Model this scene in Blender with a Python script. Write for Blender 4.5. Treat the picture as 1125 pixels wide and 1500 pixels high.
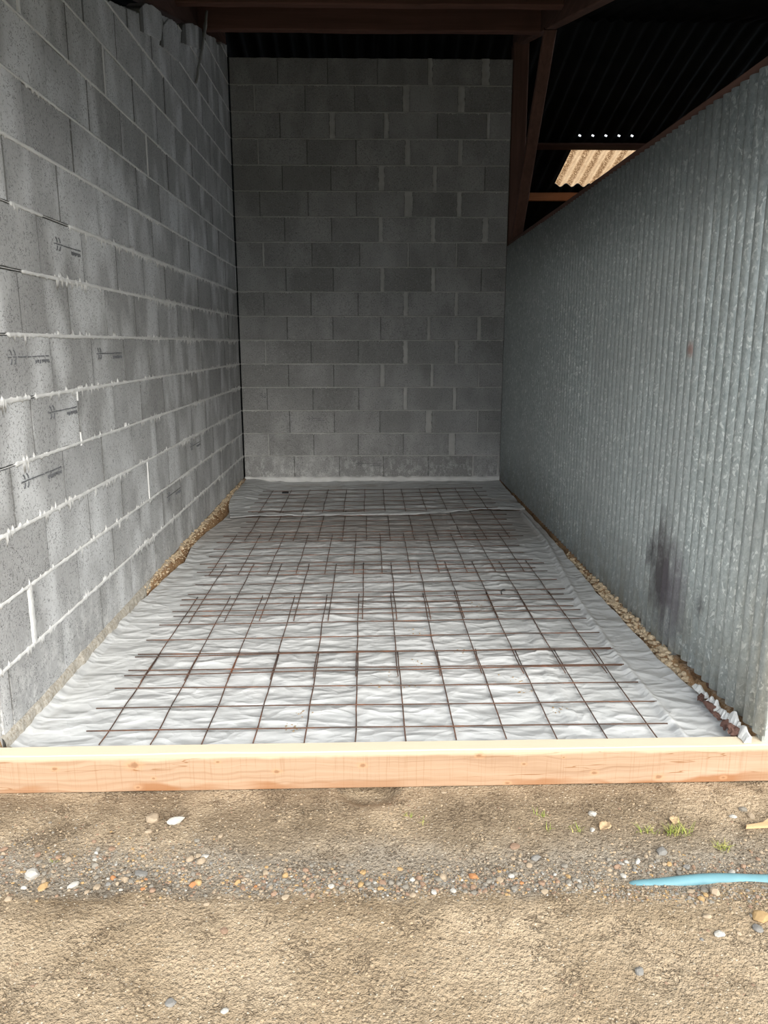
import bpy, math, random
import numpy as np
from mathutils import Vector, Matrix, noise
random.seed(7)
for o in list(bpy.data.objects): bpy.data.objects.remove(o)
scn = bpy.context.scene
col = scn.collection

# ------------------------------------------------------------------ camera
W, H, FPX, CAMH = 1125, 1500, 1122.0, 1.47
PITCH, YAW = math.radians(12.4152), math.radians(1.12197)
cF = Vector((math.sin(YAW)*math.cos(PITCH), math.cos(YAW)*math.cos(PITCH), -math.sin(PITCH)))
cR = Vector((math.cos(YAW), -math.sin(YAW), 0)); cU = cR.cross(cF)
cC = Vector((0, 0, CAMH))
cam = bpy.data.objects.new('camera', bpy.data.cameras.new('camera')); col.objects.link(cam)
cam.matrix_world = Matrix.Translation(cC) @ Matrix((cR, cU, -cF)).transposed().to_4x4()
cam.data.sensor_fit = 'HORIZONTAL'; cam.data.sensor_width = 36.0
cam.data.lens = 36.0*FPX/W; cam.data.clip_start = 0.05; cam.data.clip_end = 500
scn.camera = cam
def on(px, py, axis, v):            # photo pixel -> point on the plane axis = v
    r = cF + cR*((px-W/2)/FPX) - cU*((py-H/2)/FPX)
    return cC + r*((v-cC[axis])/r[axis])

# ------------------------------------------------------------------ sky, exposure
w = bpy.data.worlds.new('overcast_sky'); scn.world = w; w.use_nodes = True
w.node_tree.nodes['Background'].inputs[0].default_value = (0.90, 0.95, 1.0, 1)
w.node_tree.nodes['Background'].inputs[1].default_value = 0.75
sun = bpy.data.objects.new('sun', bpy.data.lights.new('sun', 'SUN')); col.objects.link(sun)
sun.data.energy = 1.7; sun.data.angle = math.radians(50); sun.data.color = (1.0, 0.95, 0.86)
sun.location = (-3, -6, 12)
sun.rotation_euler = Vector((-0.30, 0.90, -0.55)).to_track_quat('-Z', 'Y').to_euler()
vs = scn.view_settings
vs.view_transform = 'Standard'; vs.look = 'None'; vs.gamma = 1.0; vs.use_curve_mapping = False
vs.exposure = 1.72
scn.display_settings.display_device = 'sRGB'

# ------------------------------------------------------------------ helpers
def link(name, me, mats=None, parent=None):
    o = bpy.data.objects.new(name, me); col.objects.link(o)
    if mats is not None and me is not None:
        for m in (mats if isinstance(mats, (list, tuple)) else [mats]): me.materials.append(m)
    if parent is not None: o.parent = parent
    return o
def empty(name, loc=(0, 0, 0), rz=0):
    o = bpy.data.objects.new(name, None); col.objects.link(o)
    o.location = loc; o.rotation_euler = (0, 0, rz); o.empty_display_size = 0.05
    return o
def tag(o, label=None, cat=None, group=None, kind=None):
    if label: o['label'] = label
    if cat: o['category'] = cat
    if group: o['group'] = group
    if kind: o['kind'] = kind
    return o
def mesh(name, v, f, smooth=False):
    me = bpy.data.meshes.new(name); me.from_pydata([tuple(p) for p in v], [], f)
    if smooth: me.polygons.foreach_set('use_smooth', [True]*len(me.polygons))
    me.update(); return me
class MB:
    def __init__(s): s.v = []; s.f = []
    def add(s, v, f):
        n = len(s.v); s.v += [tuple(p) for p in v]; s.f += [tuple(i+n for i in q) for q in f]
    def box(s, x0, x1, y0, y1, z0, z1, b=0.0):
        if b <= 0:
            s.add([(x, y, z) for x in (x0, x1) for y in (y0, y1) for z in (z0, z1)],
                  [(0,1,3,2),(4,6,7,5),(0,4,5,1),(2,3,7,6),(0,2,6,4),(1,5,7,3)])
        else:
            s.prism_x([(y0+b,z0),(y1-b,z0),(y1,z0+b),(y1,z1-b),(y1-b,z1),(y0+b,z1),(y0,z1-b),(y0,z0+b)], x0, x1)
    def prism_x(s, poly, x0, x1):
        n = len(poly)
        s.add([(x0, y, z) for y, z in poly]+[(x1, y, z) for y, z in poly],
              [(i, (i+1) % n, n+(i+1) % n, n+i) for i in range(n)]+[tuple(range(n-1,-1,-1)), tuple(range(n,2*n))])
    def tube(s, pts, r, n=6, cap=True):
        pts = [Vector(p) for p in pts]; rings = []
        for i, p in enumerate(pts):
            t = (pts[min(i+1, len(pts)-1)]-pts[max(i-1, 0)]).normalized()
            a = t.cross(Vector((0, 0, 1)))
            if a.length < 1e-3: a = Vector((1, 0, 0))
            a.normalize(); b = a.cross(t)
            rr = r[i] if isinstance(r, (list, tuple)) else r
            rings.append([p+(a*math.cos(2*math.pi*k/n)+b*math.sin(2*math.pi*k/n))*rr for k in range(n)])
        v = [q for g in rings for q in g]; f = []
        for i in range(len(pts)-1):
            for k in range(n): f.append((i*n+k, i*n+(k+1) % n, (i+1)*n+(k+1) % n, (i+1)*n+k))
        if cap: f += [tuple(range(n-1,-1,-1)), tuple((len(pts)-1)*n+k for k in range(n))]
        s.add(v, f)
    def build(s, name, mat, parent=None, smooth=False):
        return link(name, mesh(name, s.v, s.f, smooth), mat, parent)
def beam(p0, p1, wid, hgt, up=Vector((0, 0, 1)), nseg=8, jit=0.002):      # squared timber, slightly uneven
    p0, p1 = Vector(p0), Vector(p1); t = (p1-p0).normalized(); a = t.cross(up).normalized(); b = a.cross(t)
    m = MB(); c = 0.008; pr = [(-wid/2+c,-hgt/2),(wid/2-c,-hgt/2),(wid/2,-hgt/2+c),(wid/2,hgt/2-c),(wid/2-c,hgt/2),(-wid/2+c,hgt/2),(-wid/2,hgt/2-c),(-wid/2,-hgt/2+c)]
    v = []; f = []
    for i in range(nseg+1):
        q = p0.lerp(p1, i/nseg)
        for (x, z) in pr: v.append(q+a*(x+random.uniform(-jit, jit))+b*(z+random.uniform(-jit, jit)))
    for i in range(nseg):
        for k in range(8): f.append((i*8+k, i*8+(k+1) % 8, (i+1)*8+(k+1) % 8, (i+1)*8+k))
    f += [tuple(range(7,-1,-1)), tuple(nseg*8+k for k in range(8))]
    m.add(v, f); return m
def fbm(x, y, z=0.0, o=4, s=1.0):
    t = 0; a = 1; 
    for i in range(o): t += a*noise.noise((x*s, y*s, z+i*7.3)); a *= 0.5; s *= 2.03
    return t
def lerp_tab(tab, x):
    if x <= tab[0][0]: return tab[0][1]
    for (a, b), (c, d) in zip(tab, tab[1:]):
        if x <= c: return b+(d-b)*(x-a)/(c-a)
    return tab[-1][1]
def sstep(a, b, x):
    t = max(0., min(1., (x-a)/(b-a))); return t*t*(3-2*t)

# ------------------------------------------------------------------ materials
class NT:
    def __init__(s, name):
        s.m = bpy.data.materials.new(name); s.m.use_nodes = True; s.t = s.m.node_tree; s.n = s.t.nodes
        s.b = s.n['Principled BSDF']; s.b.inputs['Specular IOR Level'].default_value = 0.25
    def node(s, ty, **k):
        x = s.n.new(ty)
        for a, b in k.items(): setattr(x, a, b)
        return x
    def l(s, a, b): s.t.links.new(a, b)
    def pos(s, scale=(1, 1, 1), obj=False):
        if obj: src = s.node('ShaderNodeTexCoord').outputs['Object']
        else: src = s.node('ShaderNodeNewGeometry').outputs['Position']
        mp = s.node('ShaderNodeMapping'); mp.inputs['Scale'].default_value = scale
        s.l(src, mp.inputs[0]); return mp.outputs[0]
    def noise(s, vec, sc, det=4, rough=0.55, dist=0):
        x = s.node('ShaderNodeTexNoise'); s.l(vec, x.inputs['Vector'])
        x.inputs['Scale'].default_value = sc; x.inputs['Detail'].default_value = det
        x.inputs['Roughness'].default_value = rough; x.inputs['Distortion'].default_value = dist
        return x.outputs['Fac']
    def voro(s, vec, sc, feat='F1', out='Distance'):
        x = s.node('ShaderNodeTexVoronoi', feature=feat); s.l(vec, x.inputs['Vector']); x.inputs['Scale'].default_value = sc
        return x.outputs[out]
    def rng(s, v, a, b, c=0., d=1.):
        x = s.node('ShaderNodeMapRange'); x.clamp = True
        s.l(v, x.inputs[0])
        for i, q in enumerate((a, b, c, d)): x.inputs[i+1].default_value = q
        return x.outputs[0]
    def math(s, op, a, b=None):
        x = s.node('ShaderNodeMath', operation=op)
        for i, q in enumerate((a, b)):
            if q is None: continue
            if isinstance(q, (int, float)): x.inputs[i].default_value = q
            else: s.l(q, x.inputs[i])
        return x.outputs[0]
    def mix(s, fac, a, b, blend='MIX'):
        x = s.node('ShaderNodeMix', data_type='RGBA', blend_type=blend)
        for i, q in zip((0, 6, 7), (fac, a, b)):
            if isinstance(q, (int, float)): x.inputs[i].default_value = q
            elif isinstance(q, tuple): x.inputs[i].default_value = q if len(q) == 4 else q+(1,)
            else: s.l(q, x.inputs[i])
        return x.outputs[2]
    def ramp(s, v, stops):
        x = s.node('ShaderNodeValToRGB'); s.l(v, x.inputs[0]); e = x.color_ramp.elements
        while len(e) < len(stops): e.new(0.5)
        for q, (p, c) in zip(e, stops): q.position = p; q.color = c if len(c) == 4 else c+(1,)
        return x.outputs[0]
    def rnd(s): return s.node('ShaderNodeObjectInfo').outputs['Random']
    def sep(s, vec): 
        x = s.node('ShaderNodeSeparateXYZ'); s.l(vec, x.inputs[0]); return x.outputs
    def out(s, color, rough=0.9, bump=None, bs=0.3, bd=0.01, metal=0.0):
        if isinstance(color, tuple): s.b.inputs['Base Color'].default_value = color+(1,)
        else: s.l(color, s.b.inputs['Base Color'])
        if isinstance(rough, (int, float)): s.b.inputs['Roughness'].default_value = rough
        else: s.l(rough, s.b.inputs['Roughness'])
        s.b.inputs['Metallic'].default_value = metal
        if bump is not None:
            x = s.node('ShaderNodeBump'); x.inputs['Strength'].default_value = bs; x.inputs['Distance'].default_value = bd
            s.l(bump, x.inputs['Height']); s.l(x.outputs[0], s.b.inputs['Normal'])
        return s.m
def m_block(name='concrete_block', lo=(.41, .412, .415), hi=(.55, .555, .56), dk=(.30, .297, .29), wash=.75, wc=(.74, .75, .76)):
    n = NT(name); p = n.pos(); r = n.rnd()
    big = n.noise(p, 2.6, 3); fine = n.noise(p, 75, 3, 0.7); pore = n.voro(p, 105)
    va = n.node('ShaderNodeVectorMath', operation='ADD'); cm = n.node('ShaderNodeCombineXYZ'); n.l(n.math('MULTIPLY', r, 37.), cm.inputs[0]); n.l(n.math('MULTIPLY', r, 53.), cm.inputs[2])
    n.l(n.pos((3.4, 3.4, 1.6)), va.inputs[0]); n.l(cm.outputs[0], va.inputs[1]); streak = n.noise(va.outputs[0], 1.0, 2, 0.5)
    c = n.mix(n.rng(big, .35, .65), lo, hi)
    c = n.mix(r, c, n.mix(0.65, c, dk))
    c = n.mix(n.rng(streak, .47, .64, 0, wash), c, wc)
    # damp ends of each block, and an edge line painted dark as joint shade
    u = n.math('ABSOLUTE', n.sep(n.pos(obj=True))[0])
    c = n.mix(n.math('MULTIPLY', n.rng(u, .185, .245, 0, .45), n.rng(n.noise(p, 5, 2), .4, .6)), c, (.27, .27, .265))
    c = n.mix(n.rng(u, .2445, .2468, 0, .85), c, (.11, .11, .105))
    z = n.sep(p)[2]
    spl = n.math('MULTIPLY', n.rng(z, .42, .02, 0, 1), n.rng(n.noise(n.pos((10, 10, 6)), 1.5, 5, .75), .48, .62, 0, .6))
    c = n.mix(spl, c, (.70, .70, .69))
    c = n.mix(n.rng(fine, .44, .33, 0, .75), c, (.16, .16, .16))
    c = n.mix(n.rng(fine, .60, .70, 0, .5), c, (.62, .62, .62))
    c = n.mix(n.math('MULTIPLY', n.rng(pore, .30, .18, 0, .9), n.rng(n.noise(p, 14, 2), .42, .56)), c, (.085, .085, .085))
    hgt = n.math('ADD', n.math('MULTIPLY', fine, .7), n.rng(pore, .1, .3, 0, .5))
    return n.out(c, .95, hgt, .55, .006)
def m_mortar(name, a, b):
    n = NT(name); p = n.pos(); x = n.noise(p, 8, 4); y = n.noise(p, 140, 3, .7)
    return n.out(n.mix(n.rng(x, .3, .7), a, b), .95, y, .6, .005)
def m_galv():
    n = NT('galvanised_steel'); p = n.pos((1, 1, .55)); r = n.rnd()
    wv = n.node('ShaderNodeVectorMath', operation='ADD'); nz = n.node('ShaderNodeTexNoise'); n.l(p, nz.inputs[0]); nz.inputs['Scale'].default_value = 40
    sc = n.node('ShaderNodeVectorMath', operation='SCALE'); n.l(nz.outputs['Color'], sc.inputs[0]); sc.inputs['Scale'].default_value = .035
    n.l(p, wv.inputs[0]); n.l(sc.outputs[0], wv.inputs[1]); pw = wv.outputs[0]
    cell = n.node('ShaderNodeTexVoronoi'); n.l(pw, cell.inputs['Vector']); cell.inputs['Scale'].default_value = 125
    cv = n.sep(cell.outputs['Color'])[0]
    c = n.mix(n.rng(n.noise(pw, 60, 4, .7), .32, .68), (.27, .31, .315), (.54, .59, .585)); c = n.mix(n.rng(cv, 0, 1, 0, .35), c, (.52, .56, .55))
    c = n.mix(n.math('MULTIPLY', n.rng(cv, .70, .82, 0, .9), n.rng(n.noise(pw, 45, 3), .45, .56)), c, (.76, .80, .78))
    c = n.mix(n.rng(r, 0, 1, 0, .3), c, (.40, .42, .42))
    c = n.mix(n.rng(n.noise(n.pos(), 1.3, 4), .4, .7, 0, .35), c, (.36, .37, .36))
    z = n.sep(n.pos())[2]
    dirt = n.math('MULTIPLY', n.rng(z, .45, .0), n.rng(n.noise(n.pos(), 7, 5, .7), .42, .62, 0, .6))
    c = n.mix(dirt, c, (.30, .29, .24))
    # scorched smear left by old work on the sheets, and one rust spot
    for (px, py, rad, cl, st) in [(970, 835, .20, (.075, .065, .07), .9), (988, 875, .19, (.15, .13, .155), .7), (955, 815, .07, (.06, .055, .06), .8), (1026, 888, .045, (.07, .065, .07), .8), (1012, 512, .03, (.30, .12, .08), .6)]:
        q = on(px, py, 0, 1.465)
        d = n.node('ShaderNodeVectorMath', operation='DISTANCE')
        mp = n.pos((1, 1.0, .62)); n.l(mp, d.inputs[0]); d.inputs[1].default_value = (q.x, q.y, q.z*.62)
        dd = n.math('ADD', d.outputs['Value'], n.math('MULTIPLY', n.math('SUBTRACT', n.noise(n.pos((1, 1, .5)), 16, 5, .7), .5), rad*1.6))
        c = n.mix(n.rng(dd, rad, rad*.25, 0, st), c, cl)
    m = n.out(c, n.rng(cv, 0, 1, .38, .60), n.noise(pw, 70, 3), .25, .003, .45)
    n.b.inputs['Specular IOR Level'].default_value = .5
    return m
def m_wood(name, a, b, d, gs=1.0, axis='x', rough=.8):
    n = NT(name); s = {'x': (1.2, 26, 26), 'y': (26, 1.2, 26), 'z': (26, 26, 1.2)}[axis]
    p = n.pos(tuple(q*gs for q in s)); x = n.noise(p, 1.0, 5, .6, .4); y = n.noise(n.pos(), 2.2, 3)
    c = n.mix(n.rng(x, .3, .7), a, b); c = n.mix(n.rng(y, .45, .75, 0, .7), c, d)
    return n.out(c, rough, x, .35, .004)
def m_board():
    n = NT('sawn_pine_board'); p = n.pos(obj=True); P = n.sep(p)
    wob = n.noise(n.pos((2.2, 2.2, 4), True), 1.0, 3)
    zz = n.math('ADD', P[2], n.math('MULTIPLY', n.math('SUBTRACT', wob, .5), .10))
    g = n.node('ShaderNodeCombineXYZ'); n.l(n.math('MULTIPLY', P[0], .9), g.inputs[0]); n.l(n.math('MULTIPLY', P[1], 20), g.inputs[1]); n.l(n.math('MULTIPLY', zz, 60), g.inputs[2])
    gr = n.noise(g.outputs[0], 1.0, 5, .62)
    c = n.ramp(gr, [(.25, (.26, .155, .092)), (.48, (.36, .24, .155)), (.75, (.43, .31, .215))])
    c = n.mix(n.rng(n.noise(n.pos((1.3, 5, 6), True), 1.0, 4), .55, .75, 0, .55), c, (.44, .32, .235))
    # saw marks: fine upright lines
    saw = n.noise(n.pos((150, 6, 4), True), 1.0, 2)
    c = n.mix(n.rng(saw, .56, .66, 0, .35), c, (.27, .155, .085))
    # paler wane towards the top arris; top face painted lighter for daylight on it
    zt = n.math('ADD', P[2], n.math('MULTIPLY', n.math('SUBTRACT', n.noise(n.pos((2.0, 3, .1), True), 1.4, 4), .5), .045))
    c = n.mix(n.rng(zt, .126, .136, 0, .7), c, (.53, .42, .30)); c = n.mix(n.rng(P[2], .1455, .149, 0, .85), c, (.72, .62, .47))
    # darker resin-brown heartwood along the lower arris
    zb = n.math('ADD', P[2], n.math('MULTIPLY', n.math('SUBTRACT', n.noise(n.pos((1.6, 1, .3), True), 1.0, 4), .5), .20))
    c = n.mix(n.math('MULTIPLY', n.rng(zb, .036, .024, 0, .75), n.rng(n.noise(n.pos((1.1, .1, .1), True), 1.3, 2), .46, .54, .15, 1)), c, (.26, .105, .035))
    for (x, z, rd) in [(-.93, .11, .030), (-.86, .055, .011), (-.92, .018, .012), (-.62, .118, .011), (-.40, .075, .016), (-.08, .095, .018), (.36, .128, .017), (.47, .012, .013), (.53, .09, .010), (.80, .05, .015), (1.05, .028, .020), (.68, .115, .008), (-1.22, .10, .015), (1.30, .02, .012)]:
        d = n.node('ShaderNodeVectorMath', operation='DISTANCE')
        mp = n.pos((.62, .5, 1.0), True); n.l(mp, d.inputs[0]); d.inputs[1].default_value = (x*.62, 0, z)
        dd = n.math('ADD', d.outputs['Value'], n.math('MULTIPLY', n.math('SUBTRACT', n.noise(p, 60, 3), .5), rd*.8))
        c = n.mix(n.rng(dd, rd, rd*.5, 0, .55), c, (.46, .27, .15)); c = n.mix(n.rng(dd, rd*.5, rd*.2, 0, .7), c, (.20, .10, .05))
    # shakes: thin cracks running along the grain
    ck = n.math('ABSOLUTE', n.math('SUBTRACT', n.noise(n.pos((.9, 1, 11), True), 1.0, 4, .5), .50))
    c = n.mix(n.math('MULTIPLY', n.rng(ck, .005, .0015, 0, .8), n.math('MULTIPLY', n.rng(P[2], .140, .130), n.rng(n.noise(n.pos((2, 2, 2), True), 1.3, 2), .48, .56))), c, (.22, .10, .04))
    return n.out(c, .75, gr, .25, .003)
def m_ground():
    n = NT('packed_sandy_earth'); p = n.pos(); P = n.sep(p)
    a = n.noise(p, 3.0, 6, .62); b = n.noise(p, 22, 5, .65); f = n.noise(p, 120, 4, .7); v = n.voro(p, 70); v2 = n.voro(p, 190)
    c = n.mix(n.rng(a, .38, .60), (.28, .203, .124), (.465, .36, .245))
    c = n.mix(n.rng(b, .55, .72, 0, .6), c, (.52, .41, .285)); c = n.mix(n.rng(b, .45, .3, 0, .7), c, (.24, .185, .125))
    yy = n.math('ADD', P[1], n.math('MULTIPLY', n.math('SUBTRACT', n.noise(p, 5, 4), .5), .25))
    band = n.math('MULTIPLY', n.rng(yy, 2.02, 2.08), n.rng(yy, 2.36, 2.20))
    c = n.mix(n.math('MULTIPLY', band, .75), c, n.mix(n.rng(v, .2, .6), (.17, .15, .125), (.27, .24, .20)))
    mid = n.math('MULTIPLY', n.rng(yy, 2.2, 2.3), n.rng(a, .62, .46, 0, .62)); c = n.mix(mid, c, (.24, .185, .125))  # browner earth near the board, painted darker for the dimmer light there
    fr = n.rng(yy, 2.02, 1.9, 0, .35); c = n.mix(fr, c, (.47, .365, .248))
    c = n.mix(n.rng(f, .46, .34, 0, .8), c, (.11, .08, .05)); c = n.mix(n.rng(f, .58, .70, 0, .5), c, (.62, .51, .37))
    sp = n.node('ShaderNodeTexVoronoi'); n.l(p, sp.inputs['Vector']); sp.inputs['Scale'].default_value = 120
    cs = n.sep(sp.outputs['Color'])[1]
    c = n.mix(n.math('MULTIPLY', n.rng(cs, .9, .95, 0, .7), n.rng(sp.outputs['Distance'], .4, .3)), c, (.70, .62, .50))
    ck = n.rng(n.math('ABSOLUTE', n.math('SUBTRACT', n.noise(p, 26, 3, .5, 1.2), .5)), .035, .01); ckm = n.math('MULTIPLY', ck, n.rng(n.noise(p, 9, 3), .5, .6))
    c = n.mix(n.math('MULTIPLY', ckm, .6), c, (.13, .09, .055))
    hgt = n.math('ADD', n.math('ADD', n.math('SUBTRACT', n.math('MULTIPLY', b, .8), n.math('MULTIPLY', ckm, .5)), n.math('MULTIPLY', f, .6)), n.math('ADD', n.rng(v, 0, .6, .5, 0), n.rng(v2, 0, .6, .3, 0)))
    return n.out(c, .95, hgt, .85, .013)
def m_earth():
    n = NT('dug_clay_earth'); p = n.pos(); P = n.sep(p)
    a = n.noise(p, 6, 5, .65); f = n.noise(p, 60, 5, .7)
    c = n.mix(n.rng(a, .35, .65), (.27, .145, .07), (.42, .27, .145))
    c = n.mix(n.rng(f, .55, .7, 0, .8), c, (.58, .47, .33)); c = n.mix(n.rng(f, .42, .3, 0, .8), c, (.10, .055, .03))
    zz = n.math('ADD', P[2], n.math('MULTIPLY', n.math('SUBTRACT', f, .5), .05))
    c = n.mix(n.rng(zz, -.012, .012, 0, .8), c, (.50, .44, .36))
    return n.out(c, .95, f, .9, .012)
def m_crumb(name, a, b):
    n = NT(name); p = n.pos(); f = n.noise(p, 70, 4, .7)
    return n.out(n.mix(n.rng(f, .35, .65), a, b), .95, f, .6, .006)
def m_sheet():
    n = NT('polythene_film'); p = n.pos(); P = n.sep(p)
    a = n.noise(p, 1.6, 4); b = n.noise(n.pos((1, 1.8, 1)), 9, 4)
    c = n.mix(n.rng(a, .35, .65), (.51, .52, .52), (.60, .61, .615)); c = n.mix(n.rng(b, .5, .75, 0, .4), c, (.66, .67, .68))
    yy = n.math('ADD', P[1], n.math('MULTIPLY', n.math('SUBTRACT', n.noise(p, 2.5, 3), .5), .7))
    wet = n.math('MULTIPLY', n.rng(yy, 5.6, 6.0), n.rng(P[2], -.035, -.042))
    c = n.mix(n.math('MULTIPLY', wet, .55), c, (.33, .29, .26))       # damp clay showing through
    def ridge(sc, stretch, rot, seed):
        mp = n.node('ShaderNodeMapping'); n.l(n.node('ShaderNodeNewGeometry').outputs['Position'], mp.inputs[0])
        mp.inputs['Rotation'].default_value = (0, 0, rot); mp.inputs['Scale'].default_value = stretch; mp.inputs['Location'].default_value = (seed, seed*.7, 0)
        return n.rng(n.math('ABSOLUTE', n.math('SUBTRACT', n.noise(mp.outputs[0], sc, 2, .4, .3), .5)), 0, .13, 1, 0)
    h = n.math('ADD', n.math('ADD', ridge(3.3, (1, 1.7, 1), .35, 3.), ridge(3.9, (1, 1.8, 1), -.45, 9.)), n.math('MULTIPLY', ridge(8, (1, 1.3, 1), .9, 5.), .4))
    m = n.out(c, .36, h, .36, .016); n.b.inputs['Specular IOR Level'].default_value = .5
    return m
def m_rust():
    n = NT('rusty_rebar'); p = n.pos(); a = n.noise(p, 7, 4, .7)
    return n.out(n.ramp(a, [(.35, (.055, .040, .034)), (.55, (.10, .055, .038)), (.75, (.20, .08, .042))]), .85, n.noise(p, 300, 2), .4, .001)
def m_stone(name, a, b):
    n = NT(name); p = n.pos(); f = n.noise(p, 60, 4, .6); r = n.rnd()
    return n.out(n.mix(n.rng(r, 0, 1), n.mix(n.rng(f, .3, .7), a, b), n.mix(.5, a, b)), .8, f, .3, .003)
def m_flat(name, c, rough=.8, spec=.3):
    n = NT(name); f = n.noise(n.pos(), 20, 3); m = n.out(n.mix(n.rng(f, .3, .7), tuple(q*.85 for q in c), c), rough); n.b.inputs['Specular IOR Level'].default_value = spec; return m
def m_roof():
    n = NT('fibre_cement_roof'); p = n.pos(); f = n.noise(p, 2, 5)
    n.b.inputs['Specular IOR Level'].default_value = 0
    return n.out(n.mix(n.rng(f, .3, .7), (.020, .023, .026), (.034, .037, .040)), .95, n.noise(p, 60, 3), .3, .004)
def m_skylight():
    n = NT('translucent_roof_sheet'); p = n.pos(); f = n.noise(n.pos((1, .35, 1)), 14, 5, .7); g = n.noise(p, 45, 4, .7)
    c = n.mix(n.rng(f, .35, .65), (.42, .275, .155), (.54, .38, .23))
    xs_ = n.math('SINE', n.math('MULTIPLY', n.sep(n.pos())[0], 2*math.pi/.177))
    c = n.mix(n.math('MULTIPLY', n.rng(xs_, .0, .8), n.rng(g, .38, .52, 0, .9)), c, (.12, .06, .025))      # brown dirt stripes painted along the waves to stand in for corrugation shading
    c = n.mix(n.rng(g, .60, .68, 0, .85), c, (.10, .06, .03))
    tr = n.node('ShaderNodeBsdfTranslucent'); df = n.node('ShaderNodeBsdfDiffuse'); mx = n.node('ShaderNodeMixShader')
    n.l(c, tr.inputs[0]); n.l(c, df.inputs[0]); mx.inputs[0].default_value = .25
    n.l(tr.outputs[0], mx.inputs[1]); n.l(df.outputs[0], mx.inputs[2]); n.l(mx.outputs[0], n.n['Material Output'].inputs[0])
    return n.m
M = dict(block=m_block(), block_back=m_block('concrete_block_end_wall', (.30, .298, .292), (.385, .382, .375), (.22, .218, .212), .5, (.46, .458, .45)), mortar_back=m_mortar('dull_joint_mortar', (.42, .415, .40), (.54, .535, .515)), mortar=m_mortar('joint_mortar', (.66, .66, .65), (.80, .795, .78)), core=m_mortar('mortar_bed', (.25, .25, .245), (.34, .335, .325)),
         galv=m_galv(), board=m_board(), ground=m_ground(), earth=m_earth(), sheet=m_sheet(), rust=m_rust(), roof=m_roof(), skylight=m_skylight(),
         timber=m_wood('old_red_brown_timber', (.11, .055, .042), (.17, .085, .065), (.085, .045, .036)), timbery=m_wood('old_timber_sloping', (.10, .055, .043), (.155, .082, .064), (.08, .046, .036), 1, 'y'),
         timberz=m_wood('old_timber_upright', (.11, .06, .046), (.17, .09, .068), (.085, .046, .036), 1, 'z'), purlin=m_wood('orange_brown_timber', (.36, .14, .06), (.52, .23, .11), (.26, .10, .045)),
         ink=m_flat('faded_black_ink', (.15, .155, .165)), pipe=m_flat('light_blue_plastic', (.145, .30, .345), .5, .3), grass=m_flat('grass_blade', (.26, .32, .06), .7), grass2=m_flat('dry_grass_blade', (.46, .42, .14), .8),
         black=m_flat('black_plastic', (.02, .02, .02)), steel=m_flat('bright_cut_steel', (.75, .78, .78), .4), dust=m_flat('dusty_fibre', (.33, .33, .31)))
SOIL = m_crumb('soil_crumb', (.32, .235, .15), (.46, .355, .24))
TAN = m_crumb('pale_crumbly_footing', (.42, .32, .205), (.60, .49, .35))

# ================================================================== THE BUILDING
XL, XR, DB = -1.395, 1.47, 8.455         # inner faces of left wall, right partition, back wall
D0 = 2.70                                # front of the bay
CH = 0.2505                              # course height

def block_mesh(name, poly, depth=.16, jit=.0022, dens=.045, inset=.0018):
    """poly: counter-clockwise outline in (u, v), front face at y = 0 looking towards -Y, body behind it."""
    pts = []
    for (a, b), (c, d) in zip(poly, poly[1:]+poly[:1]):
        n = max(1, int(math.hypot(c-a, d-b)/dens))
        for i in range(n): pts.append((a+(c-a)*i/n+random.uniform(-jit, jit), b+(d-b)*i/n+random.uniform(-jit, jit)))
    n = len(pts); cu = sum(p[0] for p in pts)/n; cv = sum(p[1] for p in pts)/n
    v = []; hw = max(abs(p[0]-cu) for p in pts); hh = max(abs(p[1]-cv) for p in pts)
    for (u, q) in pts: v.append((cu+(u-cu)*(1-inset/max(hw, .03)), 0, cv+(q-cv)*(1-inset/max(hh, .03))))
    for (u, q) in pts: v.append((u, .0022, q))
    for (u, q) in pts: v.append((u, depth, q))
    f = [tuple(range(n))]
    for r in (0, 1):
        for i in range(n): f.append((r*n+(i+1) % n, r*n+i, (r+1)*n+i, (r+1)*n+(i+1) % n))
    f.append(tuple(range(3*n-1, 2*n-1, -1)))
    return mesh(name, v, f)
BH = CH-.012
BV = []
for k in range(6):
    me = block_mesh('block', [(-.2485, .006), (.2485, .006), (.2485, .006+BH), (-.2485, .006+BH)])
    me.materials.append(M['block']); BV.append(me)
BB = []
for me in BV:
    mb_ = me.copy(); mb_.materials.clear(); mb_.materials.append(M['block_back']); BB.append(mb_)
def put_block(parent, me, loc, rz, su=1.0):
    o = bpy.data.objects.new('block', me); col.objects.link(o); o.location = loc; o.rotation_euler = (0, 0, rz); o.scale = (su, 1, 1); o.parent = parent
    return o

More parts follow.
